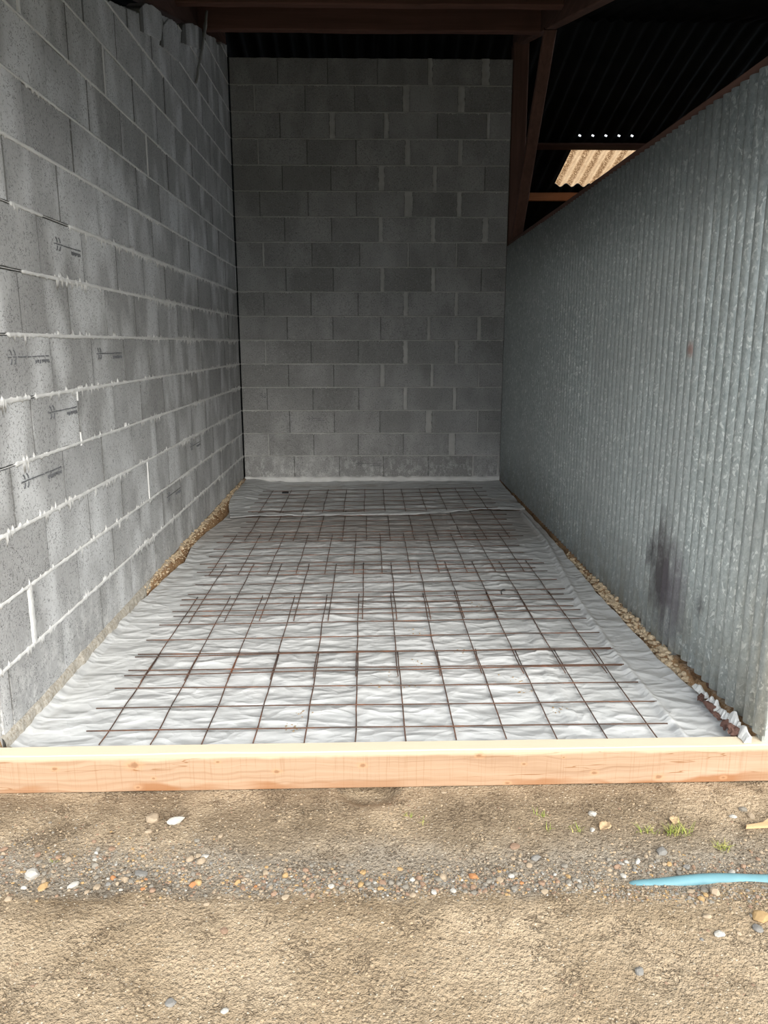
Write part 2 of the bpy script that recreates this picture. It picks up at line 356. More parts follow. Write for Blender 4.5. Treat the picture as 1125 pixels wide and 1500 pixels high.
def ribbon(mb, p0, udir, out, length, amp, drip, step=.007, seed=0, gaps=(), base=.007, proud=.006):
    """ragged squeezed-out bed mortar along a joint: irregular upper and lower edges with drips"""
    rnd = random.Random(seed); n = int(length/step); up = []; dn = []
    env_d = 0; env_u = 0
    for i in range(n+1):
        s = i*step
        e = .5+.5*noise.noise((s*1.7, seed*3.1, 0)); e2 = .5+.5*noise.noise((s*2.3, seed*5.7, 9))
        a = base*(.55+.9*e)+amp*max(0, noise.noise((s*25, seed, 2)))*.6
        b = base*(.55+.9*e2)+amp*max(0, noise.noise((s*31, seed, 5)))
        if rnd.random() < .30*sstep(.35, .7, e): b += drip*rnd.random()**1.5
        if rnd.random() < .20*sstep(.35, .7, e2): a += drip*.6*rnd.random()**1.7
        for g0, g1 in gaps:
            if g0 <= s <= g1: a = b = .0012
        up.append(a); dn.append(b)
    v = []; f = []
    for i in range(n+1):
        q = p0+udir*(i*step); pr = proud*(.5+.8*abs(noise.noise((i*step*9, seed, 11))))*min(1, (up[i]+dn[i])/(1.6*base))
        for zz, w in ((up[i], .0005), (up[i]*.45, pr), (-dn[i]*.45, pr*.95), (-dn[i], .0005)):
            v.append(q+Vector((0, 0, zz))+out*w)
        v.append(q+Vector((0, 0, 0))-out*.012)
    for i in range(n):
        for k in range(3): f.append((i*5+k, i*5+k+1, i*5+k+6, i*5+k+5))
        f.append((i*5+3, i*5+4, i*5+9, i*5+8)); f.append((i*5+4, i*5, i*5+5, i*5+9))
    mb.add(v, f)
def vjoint(mb, c, udir, out, z0, z1, wd, proud=.004, seed=0):
    n = 26; v = []; f = []
    for i in range(n+1):
        z = z0+(z1-z0)*i/n
        a = wd/2*(1+.45*noise.noise((z*22, seed, 1))+.35*noise.noise((z*70, seed, 1)))+.002; b = wd/2*(1+.45*noise.noise((z*22, seed, 6))+.35*noise.noise((z*70, seed, 6)))+.002
        for u, q in ((-a, -.004), (-a*.7, proud*.7), (b*.7, proud*.7), (b, -.004)): v.append(c+udir*u+out*q+Vector((0, 0, z)))
    for i in range(n):
        for k in range(3): f.append((i*4+k+1, i*4+k, i*4+k+4, i*4+k+5))
    mb.add(v, f)

# ---- back wall
UX, OUTB = Vector((1, 0, 0)), Vector((0, -1, 0))
m = MB(); m.box(-1.383, 1.462, DB+.012, DB+.19, -.15, 17*CH-.004)
wall_back = tag(m.build('wall_back', M['core']), 'dim grey concrete block wall closing the far end of the bay', kind='structure')
BJ = {16: [-.9, -.4, .1, (.63, .045), (1.19, .075)], 15: [(-1.14, .012), -.63, -.13, (.39, .07), (.95, .07)], 14: [-.89, (-.36, .06), (.19, .05), .71, (1.23, .035)],
      13: [(-1.12, .012), -.62, -.12, (.41, .055), (.95, .045)], 12: [-.88, -.38, (.14, .06), (.69, .045), 1.21], 11: [-1.12, -.62, -.12, (.42, .085), (.95, .05)],
      10: [-.87, -.38, (.13, .045), (.68, .045), (1.23, .06)], 9: [(-1.10, .02), -.59, -.09, (.42, .016), (.93, .016)], 8: [-.87, -.37, (.15, .045), (.69, .045), 1.2],
      7: [-1.11, -.61, -.11, (.40, .05), (.94, .04)], 6: [-.87, -.38, .13, (.65, .035), (1.19, .045)], 5: [(-1.11, .012), -.62, -.11, (.40, .05), (.95, .04)],
      4: [-.87, -.38, (.15, .05), (.69, .035), (1.20, .012)], 3: [-1.11, -.61, -.11, (.40, .045), (.94, .04)], 2: [-.87, -.38, .12, (.66, .07), (1.20, .014)],
      1: [(-1.11, .012), -.61, -.12, .38, (.92, .075)], 0: [-.83, -.33, .16, .66, (1.16, .02), (1.445, .03)]}
back_blocks = {}
for k in range(17):
    js = [(j, .004) if not isinstance(j, tuple) else j for j in BJ[k]]
    edges = [(-1.383, .004)]+js+[(1.462, .004)]
    for i, ((a, wa), (b, wb)) in enumerate(zip(edges, edges[1:])):
        u0, u1 = a+wa/2, b-wb/2
        if u1-u0 < .02: continue
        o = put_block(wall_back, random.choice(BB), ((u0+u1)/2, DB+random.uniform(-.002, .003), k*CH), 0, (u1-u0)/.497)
        back_blocks[(k, i)] = (o, u0, u1)
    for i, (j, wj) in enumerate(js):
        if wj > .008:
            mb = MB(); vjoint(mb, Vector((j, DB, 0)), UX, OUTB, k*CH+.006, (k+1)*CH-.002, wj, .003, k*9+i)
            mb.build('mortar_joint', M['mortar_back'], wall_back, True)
for k in range(0, 17):
    mb = MB(); ribbon(mb, Vector((-1.383, DB, k*CH)), UX, OUTB, 2.84, .010, .018 if k < 4 else .016, .007, 40+k, base=.0065, proud=.005)
    mb.build('mortar_joint', M['mortar_back'], wall_back, True)

v = []; f = []; n_f = 150                    # pale mortar ledge along the foot of the end wall
for i in range(n_f+1):
    x = -1.383+2.84*i/n_f; a = .030+.018*noise.noise((x*9, 2, 1)); h_ = .004+.012*noise.noise((x*13, 5, 1))
    v += [(x, DB+.004, .012+h_), (x, DB-a*.6, .006+h_), (x, DB-a, -.012+h_*.5), (x, DB-a-.006+.008*noise.noise((x*30, 1, 1)), -.075)]
for i in range(n_f):
    for k in range(3): f.append((i*4+k, i*4+k+1, i*4+k+5, i*4+k+4))
link('mortar_ledge', mesh('mortar_ledge', v, f, True), M['mortar'], wall_back)

# ---- left wall: running bond, top cut off along the slope of the roof
UY, OUTL = Vector((0, 1, 0)), Vector((1, 0, 0))
def wl_top(y): return 2.02+.277*y
m = MB()
ys = [D0+(DB+.02-D0)*i/40 for i in range(41)]
v = []; f = []
for y in ys:
    zt = min(wl_top(y)-.03+.03*noise.noise((y*3, 3, 3)), 4.40)
    v += [(XL-.012, y, -.12), (XL-.012, y, zt), (XL-.19, y, zt), (XL-.19, y, -.12)]
for i in range(40):
    for k in range(4): f.append((i*4+(k+1) % 4, i*4+k, i*4+4+k, i*4+4+(k+1) % 4))
f += [(0, 1, 2, 3), (163, 162, 161, 160)]
wall_left = tag(link('wall_left', mesh('wall_left', v, f), M['core']), 'grey concrete block wall with ragged mortar joints along the side of the bay', kind='structure')
LJ0 = {0: 3.30, 1: 3.03, 2: 3.24, 3: 2.975, 4: 3.21, 5: 3.46, 6: 3.205, 7: 3.435, 8: 3.185, 9: 3.41, 10: 3.165, 11: 3.455, 12: 3.19, 13: 3.44, 14: 3.19, 15: 3.45, 16: 3.2, 17: 3.45}
LW = {(1, 3.03): .055, (2, 4.80): .018, (11, 3.455): .03, (11, 4.485): .022, (10, 5.235): .02}
def clip_poly(poly, fn):
    out = []
    for (a, b), (c, d) in zip(poly, poly[1:]+poly[:1]):
        ia, ib = b <= fn(a), d <= fn(c)
        if ia: out.append((a, b))
        if ia != ib:
            t = (fn(a)-b)/((d-b)-(fn(c)-fn(a))); out.append((a+(c-a)*t, b+(d-b)*t))
    return out
left_blocks = []
for k in range(18):
    j = LJ0[k]
    while j > D0: j -= .5175
    edges = []
    while j < DB: edges.append(j); j += .5175
    edges[0] = max(edges[0], D0) if edges[0] > D0-.1 else D0
    if edges[0] < D0: edges[0] = D0
    if edges[1]-edges[0] < .03: edges.pop(1)
    edges.append(DB-.004)
    for a, b in zip(edges, edges[1:]):
        g0 = g1 = .0035
        for (kk, jj), wd in LW.items():
            if kk == k and abs(jj-a) < .04: g0 = wd
            if kk == k and abs(jj-b) < .04: g1 = wd
        u0, u1 = a+g0/2, b-g1/2; z0, z1 = k*CH, (k+1)*CH
        if u1-u0 < .02 or z0 > wl_top(u1)-.02: continue
        off = random.uniform(-.003, .002)
        if z1 <= wl_top(u0)+.005:
            o = put_block(wall_left, random.choice(BV), (XL+off, (u0+u1)/2, z0), math.pi/2, (u1-u0)/.497)
        else:                                             # rough cut blocks under the roof
            jg = random.uniform(-.05, .03); jl = [random.uniform(-.025, .025) for _ in range(3)]
            uc = (u0+u1)/2
            poly = [(u0-uc, .006), (u1-uc, .006), (u1-uc, BH+.006), (u0-uc, BH+.006)]
            poly = clip_poly(poly, lambda u: wl_top(uc+u)-z0+jg)
            if len(poly) < 3 or max(p[1] for p in poly) < .05: continue
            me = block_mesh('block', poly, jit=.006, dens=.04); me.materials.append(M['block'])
            o = put_block(wall_left, me, (XL+off, uc, z0), math.pi/2)
        left_blocks.append((o, k, u0, u1))
    for (kk, jj), wd in LW.items():
        if kk == k:
            mb = MB(); vjoint(mb, Vector((XL, jj, 0)), UY, OUTL, k*CH+.004, (k+1)*CH, wd, .006, k)
            mb.build('mortar_joint', M['mortar'], wall_left, True)
for (k, jj, z0, z1, wd) in [(4, 3.727, .80, 1.0, .012), (4, 3.727, -.06, .20, .012)]:      # short dabs in an otherwise open joint
    mb = MB(); vjoint(mb, Vector((XL, jj, 0)), UY, OUTL, (k+z0)*CH, (k+z1)*CH, wd, .006, 77)
    mb.build('mortar_joint', M['mortar'], wall_left, True)
GAPS = {6: [(0, .36)], 4: [(.16, .32)], 8: [(.3, .5), (.8, 1.1)], 7: [(.35, .55)], 5: [(.5, .56)]}
for k in range(1, 18):
    y0 = D0
    if wl_top(y0) < k*CH: y0 = (k*CH-2.02)/.277+.05
    if y0 > DB-.1: continue
    strong = 1.0 if k < 9 else .35
    mb = MB(); ribbon(mb, Vector((XL, y0, k*CH)), UY, OUTL, DB-y0-.01, .012*strong, .045*strong, .006, k, GAPS.get(k, ()), base=.0085 if k < 10 else .006, proud=.008 if k < 10 else .005)
    mb.build('mortar_joint', M['mortar'], wall_left, True)
# two round-topped make-up pieces on the cut edge
for (pts, pr) in [([(207, 45), (205, 12), (213, 5), (225, 8), (236, 18), (241, 34), (240, 62)], .008), ([(236, 66), (240, 36), (248, 28), (256, 32), (262, 52), (263, 92)], .013), ([(266, 62), (268, 36), (280, 33), (296, 42), (297, 74)], .008)]:
    pw = [on(px, py, 0, XL+pr) for px, py in pts]; uc = sum(p.y for p in pw)/len(pw); zc = min(p.z for p in pw)
    poly = [(p.y-uc, p.z-zc) for p in pw]
    ar = sum(a[0]*b[1]-b[0]*a[1] for a, b in zip(poly, poly[1:]+poly[:1]))
    if ar < 0: poly = poly[::-1]
    me = block_mesh('make_up_piece', poly, .10, .004, .05, .006); me.materials.append(M['block'])
    o = put_block(wall_left, me, (XL+pr, uc, zc), math.pi/2); o.name = 'make_up_piece'
v = []; f = []; n_f = 520                    # pale mortar toe along the foot of the side wall
for i in range(n_f+1):
    y = D0-.022+2.6*i/n_f; k_ = 1-.6*sstep(4.2, 5.3, y); a = (.013+.011*noise.noise((y*9, 2, 1))+.004*noise.noise((y*23, 2, 1)))*k_; h_ = .002+.009*noise.noise((y*13, 5, 1))+.003*noise.noise((y*27, 5, 1))
    v += [(XL-.006, y, .010+h_), (XL+a*.5, y, .000+h_), (XL+a, y, -.014+h_*.5), (XL+a+.006+.006*noise.noise((y*30, 1, 1)), y, -.085)]
for i in range(n_f):
    for k in range(3): f.append((i*4+k+1, i*4+k, i*4+k+4, i*4+k+5))
link('mortar_toe', mesh('mortar_toe', v, f, True), m_crumb('pale_dirty_mortar', (.30, .265, .21), (.52, .49, .44)), wall_left)
# ---- printed arrows on single blocks (faded ink: shaft, two feather strokes, a line of unreadable small print)
def arrow(parent, origin, u, out, length, flip=1, hgt=.035):
    up = Vector((0, 0, 1)); mb = MB()
    def seg(a, b, wd):
        a, b = Vector(a+(0,)), Vector(b+(0,)); d = (b-a).normalized(); nn = Vector((-d.y, d.x, 0))*wd/2
        q = [a+nn, a-nn, b-nn, b+nn]
        top = [origin+u*p.x+up*p.y+out*.0012 for p in q]; bot = [origin+u*p.x+up*p.y-out*.003 for p in q]
        mb.add(top+bot, [(0,1,2,3),(0,4,5,1),(1,5,6,2),(2,6,7,3),(3,7,4,0)])
    n = 9
    for i in range(n):
        a, b = length*i/n, length*(i+random.uniform(.7, 1))/n
        seg((a, random.uniform(-.001, .001)), (b, random.uniform(-.001, .001)), random.uniform(.003, .0045))
    for x0 in (.012, .045):
        pts = [(x0+.022*math.cos(t), hgt*math.sin(t)) for t in (-1.2, -.7, -.25, .25, .7, 1.2)]
        for i, (a, b) in enumerate(zip(pts, pts[1:])):
            if i != 2: seg(a, b, .0045)
    x = length*.62
    while x < length*.98:
        hh = random.uniform(.010, .018); seg((x, -.014), (x+random.uniform(-.004, .006), -.014-hh), .0025)
        if random.random() < .6: seg((x, -.014-hh*random.random()), (x+.007, -.014-hh*random.random()), .0025)
        x += random.uniform(.008, .013)
    me = mesh('printed_arrow', mb.v, mb.f)
    o = link('printed_arrow', me, M['ink'], parent)
    if parent is not None: o.matrix_parent_inverse = parent.matrix_basis.inverted()
    o['label'] = 'faded black arrow printed on the block face'
for (x0, y0, x1, y1) in [(11.5, 523.5, 73, 522), (142, 518, 179, 517), (71, 605, 114, 597), (32, 707, 91, 684), (245, 729, 267, 716), (279, 655, 296, 649), (80, 356, 118, 367)]:
    a, b = on(x0, y0, 0, XL+.002), on(x1, y1, 0, XL+.002)
    for (o, k, u0, u1) in left_blocks:
        if k*CH <= (a.z+b.z)/2 < (k+1)*CH and u0 <= (a.y+b.y)/2 < u1:
            y_a = max(a.y, u0+.03); y_b = min(b.y, u1-.015)
            arrow(o, Vector((XL+.002, y_a, a.z)), UY, OUTL, y_b-y_a, hgt=.03); break
for (x0, y0, x1, y1) in [(521, 679, 559, 679), (380, 579, 389, 579), (449, 613, 475, 612), (708, 612, 731, 612)]:
    a, b = on(x0, y0, 1, DB-.003), on(x1, y1, 1, DB-.003)
    for (k, i), (o, u0, u1) in back_blocks.items():
        if k*CH <= a.z < (k+1)*CH and u0 <= (a.x+b.x)/2 < u1:
            arrow(o, Vector((max(a.x, u0+.02), DB-.003, a.z)), UX, OUTB, min(b.x, u1-.015)-max(a.x, u0+.02), hgt=.026); break

# ---- right partition: corrugated galvanised sheets under a timber rail
PT = .076; TOPZ = 2.462
wall_right = tag(empty('wall_right', (XR, 5.6, 0)), 'galvanised corrugated steel partition along the side of the bay', kind='structure')
y = 2.60; i = 0
while y < DB-.05:
    ncor = 11; y1 = min(y+PT*(ncor+.55), DB-.002); ns = int((y1-y)/PT*14); v = []; f = []; off = random.uniform(-.0015, .0015)
    rows = [(-.012 if i else .028)+random.uniform(-.004, .004), .6, 1.25, 1.9, TOPZ+random.uniform(-.003, .003)]
    for s in range(ns+1):
        yy = y+(y1-y)*s/ns; e = (s/ns)
        xx = XR+.013*(1-2*abs(math.sin(math.pi*(yy-2.60)/PT))**.75)-.0022*(1-e)+off
        for r, z in enumerate(rows): v.append((xx+.004*noise.noise((yy*1.3, z*1.1, i)), yy, z))
    R = len(rows)
    for s in range(ns):
        for r in range(R-1): f.append((s*R+r, s*R+r+1, (s+1)*R+r+1, (s+1)*R+r))
    o = link('corrugated_sheet', mesh('corrugated_sheet', v, f, True), M['galv'], wall_right)
    o.matrix_parent_inverse = Matrix.Translation((-XR, -5.6, 0))
    md = o.modifiers.new('thickness', 'SOLIDIFY'); md.thickness = .0009; md.offset = 1
    y += PT*ncor; i += 1
a, b = on(823, 700, 0, XR-.012), on(822, 778, 0, XR-.012)
m = MB(); m.box(XR-.0135, XR-.0115, a.y-.004, a.y+.006, max(b.z, .01), a.z)
o = m.build('sheet_edge', M['steel'], wall_right); o.matrix_parent_inverse = Matrix.Translation((-XR, -5.6, 0)); o['label'] = 'bright cut edge of an overlapping steel sheet'
o = beam((XR+.035, 2.55, TOPZ+.012), (XR+.035, DB-.01, TOPZ+.012), .055, .075, nseg=14).build('top_rail', M['timbery'])
tag(o, 'dark red-brown timber rail along the top of the corrugated steel partition', 'rail')
m = MB()                                   # timber studs carrying the sheets, seen only from beyond the partition
for y in (3.1, 5.1, 7.4):
    o = beam((XR+.05, y, -.1), (XR+.05, y, TOPZ-.028), .06, .07, Vector((0, 1, 0)), 4).build('stud', M['timberz'], wall_right)
    o.matrix_parent_inverse = Matrix.Translation((-XR, -5.6, 0))

# ---- roof: front slope rising to a ridge behind the back wall, rear slope falling away
RID = 8.95
def rz(y): return 2.47+.26*y if y <= RID else 2.47+.26*RID-.285*(y-RID)
WAVE = .177; XW0, XW1 = -5.0, 7.0
SKX0, SKX1, SKY0, SKY1 = 0, 0, 0, 0
def hit_rear(px, py):
    r = cF+cR*((px-W/2)/FPX)-cU*((py-H/2)/FPX); k = 2.47+.26*RID+.285*RID
    t = (k-cC.z)/(r.z+.285*r.y); return cC+r*t
s_tl, s_tr, s_bl = hit_rear(838, 220), hit_rear(930, 221), hit_rear(812, 272)
hol = [hit_rear(849+19.5*q, 201) for q in range(5)]
SKY0, SKY1 = s_tl.y-.117, s_bl.y; SKX0 = s_tl.x
def roof_grid(rows, skip=None):
    ncol = int((XW1-XW0)/(WAVE/6)); v = []; f = []
    x0 = SKX0-WAVE*math.ceil((SKX0-XW0)/WAVE); xs = [x0+WAVE/6*q for q in range(ncol+1)]
    for y in rows:
        for x in xs: v.append((x, y, rz(y)+.025*math.cos(2*math.pi*(x-SKX0)/WAVE)))
    n = len(xs)
    for r in range(len(rows)-1):
        for c in range(ncol):
            if skip and skip((xs[c]+xs[c+1])/2, (rows[r]+rows[r+1])/2): continue
            f.append((r*n+c, r*n+c+1, (r+1)*n+c+1, (r+1)*n+c))
    return v, f
v, f = roof_grid([1.4, 4, 6, 8, RID])
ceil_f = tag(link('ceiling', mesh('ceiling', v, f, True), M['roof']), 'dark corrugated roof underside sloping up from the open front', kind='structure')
hy = hol[0].y; SKW = WAVE*5.5
def skp(x, y):
    if SKX0 < x < SKX0+SKW and SKY0 < y < SKY1: return True
    if abs(y-hy) < .01:
        for q in hol:
            xc = SKX0+WAVE*round((q.x-SKX0)/WAVE)
            if abs(x-xc-WAVE/12) < WAVE/11: return True
    return False
v, f = roof_grid([RID, 10.2, hy-.022, hy+.022, SKY0, SKY1, 14.0], skp)
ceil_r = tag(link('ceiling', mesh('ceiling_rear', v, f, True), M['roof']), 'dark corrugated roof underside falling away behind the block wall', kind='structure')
for o in (ceil_f, ceil_r):
    md = o.modifiers.new('thickness', 'SOLIDIFY'); md.thickness = .007; md.offset = 1
v = []; f = []; n = 66
for y in (SKY0-.12, SKY1):
    for q in range(n+1):
        x = SKX0-.06+(SKW+.12)*q/n; v.append((x, y, rz(y)+.02*0+.012+.025*math.cos(2*math.pi*(x-SKX0)/WAVE)))
for q in range(n): f.append((q, q+1, n+2+q, n+1+q))
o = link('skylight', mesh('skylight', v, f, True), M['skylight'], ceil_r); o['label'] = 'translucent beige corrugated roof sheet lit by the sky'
m = MB(); m.prism_x([(RID-.16, rz(RID)-.01), (RID, rz(RID)+.06), (RID+.16, rz(RID)-.01), (RID, rz(RID)+.075)], XW0, XW1)
m.build('ridge_cap', M['roof'], ceil_r)
# outer walls of the barn
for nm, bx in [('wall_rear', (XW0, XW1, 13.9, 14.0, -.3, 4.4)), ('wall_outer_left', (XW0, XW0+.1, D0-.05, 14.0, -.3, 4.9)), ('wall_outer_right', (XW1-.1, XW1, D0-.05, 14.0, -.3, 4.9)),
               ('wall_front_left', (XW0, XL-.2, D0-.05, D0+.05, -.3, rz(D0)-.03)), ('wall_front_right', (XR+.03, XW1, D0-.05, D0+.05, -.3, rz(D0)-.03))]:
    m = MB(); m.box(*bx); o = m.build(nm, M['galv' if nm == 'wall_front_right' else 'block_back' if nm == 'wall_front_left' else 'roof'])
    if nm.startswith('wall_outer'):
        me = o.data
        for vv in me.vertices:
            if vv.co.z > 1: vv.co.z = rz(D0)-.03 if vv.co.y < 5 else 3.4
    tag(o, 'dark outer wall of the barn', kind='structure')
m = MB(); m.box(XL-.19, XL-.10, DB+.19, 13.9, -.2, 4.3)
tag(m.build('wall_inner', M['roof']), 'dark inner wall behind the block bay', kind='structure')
m = MB(); m.box(XW0, XL-.2, D0, 13.9, -.3, -.1); m.box(XR+.1, XW1, D0, 13.9, -.3, -.1); m.box(XL-.2, XR+.1, DB+.2, 13.9, -.3, -.1)
tag(m.build('floor_barn', M['earth']), 'dark earth floor of the barn beyond the bay', kind='structure')

# ---- timbers
o = beam((1.55, 8.56, -.1), (1.55, 8.56, 4.42), .155, .155, Vector((0, 1, 0)), 12, .003).build('timber_post', M['timberz'])
tag(o, 'old red-brown timber post at the end of the block wall', 'post')
a = on(806, 42, 0, 1.55); b = on(764, 345, 0, 1.55)
o = beam((1.55, b.y+.28, b.z), (1.55, a.y, a.z), .07, .105, Vector((1, 0, 0)), 12, .002).build('timber_brace', M['timberz'])
tag(o, 'slanting timber brace rising from the post to the sloping rafter', 'brace')
o = beam((1.55, 1.5, rz(1.5)-.16), (1.55, 8.75, rz(8.75)-.16), .09, .22, nseg=14).build('timber_rafter', M['timbery'])
tag(o, 'dark sloping timber rafter above the corrugated steel partition', 'rafter')
o = beam((-1.50, 1.5, rz(1.5)-.16), (-1.50, 8.75, rz(8.75)-.16), .09, .22, nseg=14).build('timber_rafter', M['timbery'])
tag(o, 'dark sloping timber rafter above the cut top of the block wall', 'rafter')
for (yp, x1, zb, hh, lab) in [(6.55, 1.50, 3.985, .15, 'red-brown timber purlin crossing under the roof, farther from the block end wall'), (7.38, 1.50, 4.105, .20, 'red-brown timber purlin crossing under the roof just before the block end wall')]:
    o = beam((-1.455, yp, zb+hh/2), (x1, yp, zb+hh/2), .08, hh, nseg=16, jit=.003).build('timber_purlin', M['timber'])
    tag(o, lab, 'purlin')
q = hit_rear(860, 277)
o = beam((1.66, q.y+.06, q.z-.105), (6.8, q.y+.06, q.z-.105), .07, .12, nseg=16).build('timber_purlin', M['purlin'])
tag(o, 'orange-brown timber purlin below the translucent roof sheet', 'purlin')
o = beam((1.66, SKY0-.14, rz(SKY0)-.045), (6.8, SKY0-.14, rz(SKY0)-.045), .28, .03, nseg=16, jit=.001).build('timber_batten', M['timber'])
tag(o, 'dark flat timber batten above the translucent roof sheet', 'batten')
# dusty cord hanging down the wall from the roof
a, b = on(303, 16, 0, XL+.05), on(288, 122, 0, XL+.012); mb = MB(); pts = []; rr = []
for i in range(40):
    t = i/39; p = a.lerp(b, t)+Vector((.006*noise.noise((t*6, 0, 1)), .02*math.sin(t*5), 0)); pts.append(p); rr.append(.010+.014*abs(noise.noise((t*40, 3, 3)))*(1.4-t))
mb.tube(pts, rr, 7)
tag(mb.build('hanging_cord', M['dust'], None, True), 'dusty grey cord hanging from the roof against the block wall', 'cord')

# ================================================================== GROUND AND FLOOR
GZ = -.172
def gh(x, y):
    far = 1-sstep(2.5, 6, abs(x))*1
    z = GZ+.012*fbm(x, y, 1, 3, 1.1)*far+.006*fbm(x, y, 4, 3, 7.0)*far+.0035*max(0, noise.noise((x*34, y*34, 3)))*max(0, .3+noise.noise((x*5, y*5, 6)))*2*far
    z += -.012*math.exp(-((y-2.12)/.10)**2)+.008*math.exp(-((y-1.93)/.09)**2)
    z += -.05*math.exp(-((x+.00)/.10)**4-((y-2.60)/.085)**2)
    if y > 2.45: z = z*(1-sstep(2.45, 2.58, y)*.8)+(GZ-.004)*sstep(2.45, 2.58, y)*.8 if abs(x) > .2 else z
    return z
def grid(xs, ys, fn):
    v = [(x, y, fn(x, y)) for y in ys for x in xs]; n = len(xs)
    f = [(r*n+c, r*n+c+1, (r+1)*n+c+1, (r+1)*n+c) for r in range(len(ys)-1) for c in range(n-1)]
    return v, f
def frange(a, b, s): return [a+(b-a)*i/round((b-a)/s) for i in range(round((b-a)/s)+1)]
xs = [-60, -30, -15, -8, -5, -3.5, -2.6]+frange(-2.0, 2.1, .012)+[2.7, 3.5, 5, 8, 15, 30, 60]
ysg = [.3, .7, 1.0]+frange(1.25, 2.70, .012)
v, f = grid(xs, ysg, gh)
ground = tag(link('ground', mesh('ground', v, f, True), M['ground']), 'packed sandy earth in front of the bay', kind='structure')

n_ = NT('dark_unseen_ground'); p_ = n_.pos(); DARK_GROUND = n_.out(n_.mix(n_.rng(n_.noise(p_, 3, 5), .35, .65), (.05, .055, .032), (.095, .095, .06)), .95, n_.noise(p_, 40, 4), .8, .03)  # dark ground out of view, added to lessen light bounced into the bay
v, f = grid([-60, -30, -15, -8, -4, -2, 0, 2, 4, 8, 15, 30, 60], [-80, -40, -20, -10, -5, -2, -.5, .3], lambda x, y: GZ+.01*noise.noise((x*.3, y*.3, 0)) if y < .3 else gh(x, y))
tag(link('ground_unseen', mesh('ground_unseen', v, f), DARK_GROUND), 'unseen dark ground added beyond the bay to cut bounced light', kind='structure')

# edges of the film, read from the photo on the floor plane
FZ = -.055
LE = sorted((on(px, py, 2, FZ).y, on(px, py, 2, FZ).x) for px, py in [(200, 887), (212, 878), (262, 830), (271, 825), (280, 804), (303, 781), (324, 766), (337, 752)])
LE = [(2.6, -1.392), (LE[0][0]-.35, -1.385)]+LE+[(LE[-1][0]+.3, LE[-1][1]-.02), (9, LE[-1][1]-.03)]
RE = sorted((on(px, py, 2, FZ).y, on(px, py, 2, FZ).x) for px, py in [(1080, 1076), (1009, 1010), (967, 971), (917, 918), (874, 871), (810, 793), (766, 745)])
RE = [(2.6, RE[0][1]-.01)]+RE+[(RE[-1][0]+.8, 1.455), (9, 1.46)]
def film_l(y): return lerp_tab(LE, y)+.012*noise.noise((y*5, 1, 1))
def film_r(y): return lerp_tab(RE, y)+.012*noise.noise((y*5, 8, 1))
def floor_h(x, y):
    z = -.085
    el, er = film_l(y), film_r(y)
    if x < el-.004:
        t = sstep(el-.004, min(XL+.02, el-.03), x); z += t*(.088+.02*noise.noise((x*9, y*9, 1)))+.022*t*noise.noise((x*30, y*30, 2))
    if x > er+.004:
        t = sstep(er+.004, max(XR-.06, er+.035), x); z += t*(.078+.02*noise.noise((x*9, y*9, 5)))+.026*t*noise.noise((x*32, y*32, 2))
        u = (x-(er+XR)/2)/.012
        z -= .03*math.exp(-u*u)*t                       # crack between the footing and the dug face
    return z
xs = frange(-1.58, -1.10, .011)+frange(-1.0, 1.15, .2)+frange(1.20, 1.60, .011)
v, f = grid(xs, frange(2.69, 8.45, .02), floor_h)
floor = tag(link('floor', mesh('floor', v, f, True), M['earth']), 'dug clay earth floor under the plastic film', kind='structure')
# crumbly pale footing along the foot of both walls
def crumbs(name, n, place, mat, smin, smax, seed, parent=None, flat=.7):
    rnd = random.Random(seed); t = (1+5**.5)/2
    iv = [Vector(p).normalized() for p in [(-1,t,0),(1,t,0),(-1,-t,0),(1,-t,0),(0,-1,t),(0,1,t),(0,-1,-t),(0,1,-t),(t,0,-1),(t,0,1),(-t,0,-1),(-t,0,1)]]
    fi = [(0,11,5),(0,5,1),(0,1,7),(0,7,10),(0,10,11),(1,5,9),(5,11,4),(11,10,2),(10,7,6),(7,1,8),(3,9,4),(3,4,2),(3,2,6),(3,6,8),(3,8,9),(4,9,5),(2,4,11),(6,2,10),(8,6,7),(9,8,1)]
    m = MB()
    for i in range(n):
        p = place(rnd)
        if p is None: continue
        s = smin+(smax-smin)*rnd.random()**2.5; sc = Vector((rnd.uniform(.7, 1.35), rnd.uniform(.7, 1.2), rnd.uniform(.5, 1)*flat))*s
        a = rnd.random()*6.28; ca, sa = math.cos(a), math.sin(a)
        vv = []
        for q in iv:
            q = q*rnd.uniform(.75, 1.15); x, y = q.x*sc.x, q.y*sc.y; vv.append((p[0]+x*ca-y*sa, p[1]+x*sa+y*ca, p[2]+q.z*sc.z))
        m.add(vv, fi)
    return m.build(name, mat, parent)
def pl_right(r):
    y = 2.75+5.5*r.random()**1.5; e = film_r(y); x = XR-.012-abs(r.gauss(0, .028))
    if x < e+.015: return None
    return (x, y, floor_h(x, y)+.002+.012*r.random())
def pl_left(r):
    y = 2.75+5.4*r.random(); e = film_l(y); x = XL+.004+abs(r.gauss(0, .022))
    if x > e: return None
    return (x, y, floor_h(x, y)+.003)
tag(crumbs('footing_crumbs', 2600, pl_right, TAN, .005, .022, 3, floor), kind='stuff')
tag(crumbs('footing_crumbs', 1800, pl_left, TAN, .004, .016, 4, floor), kind='stuff')

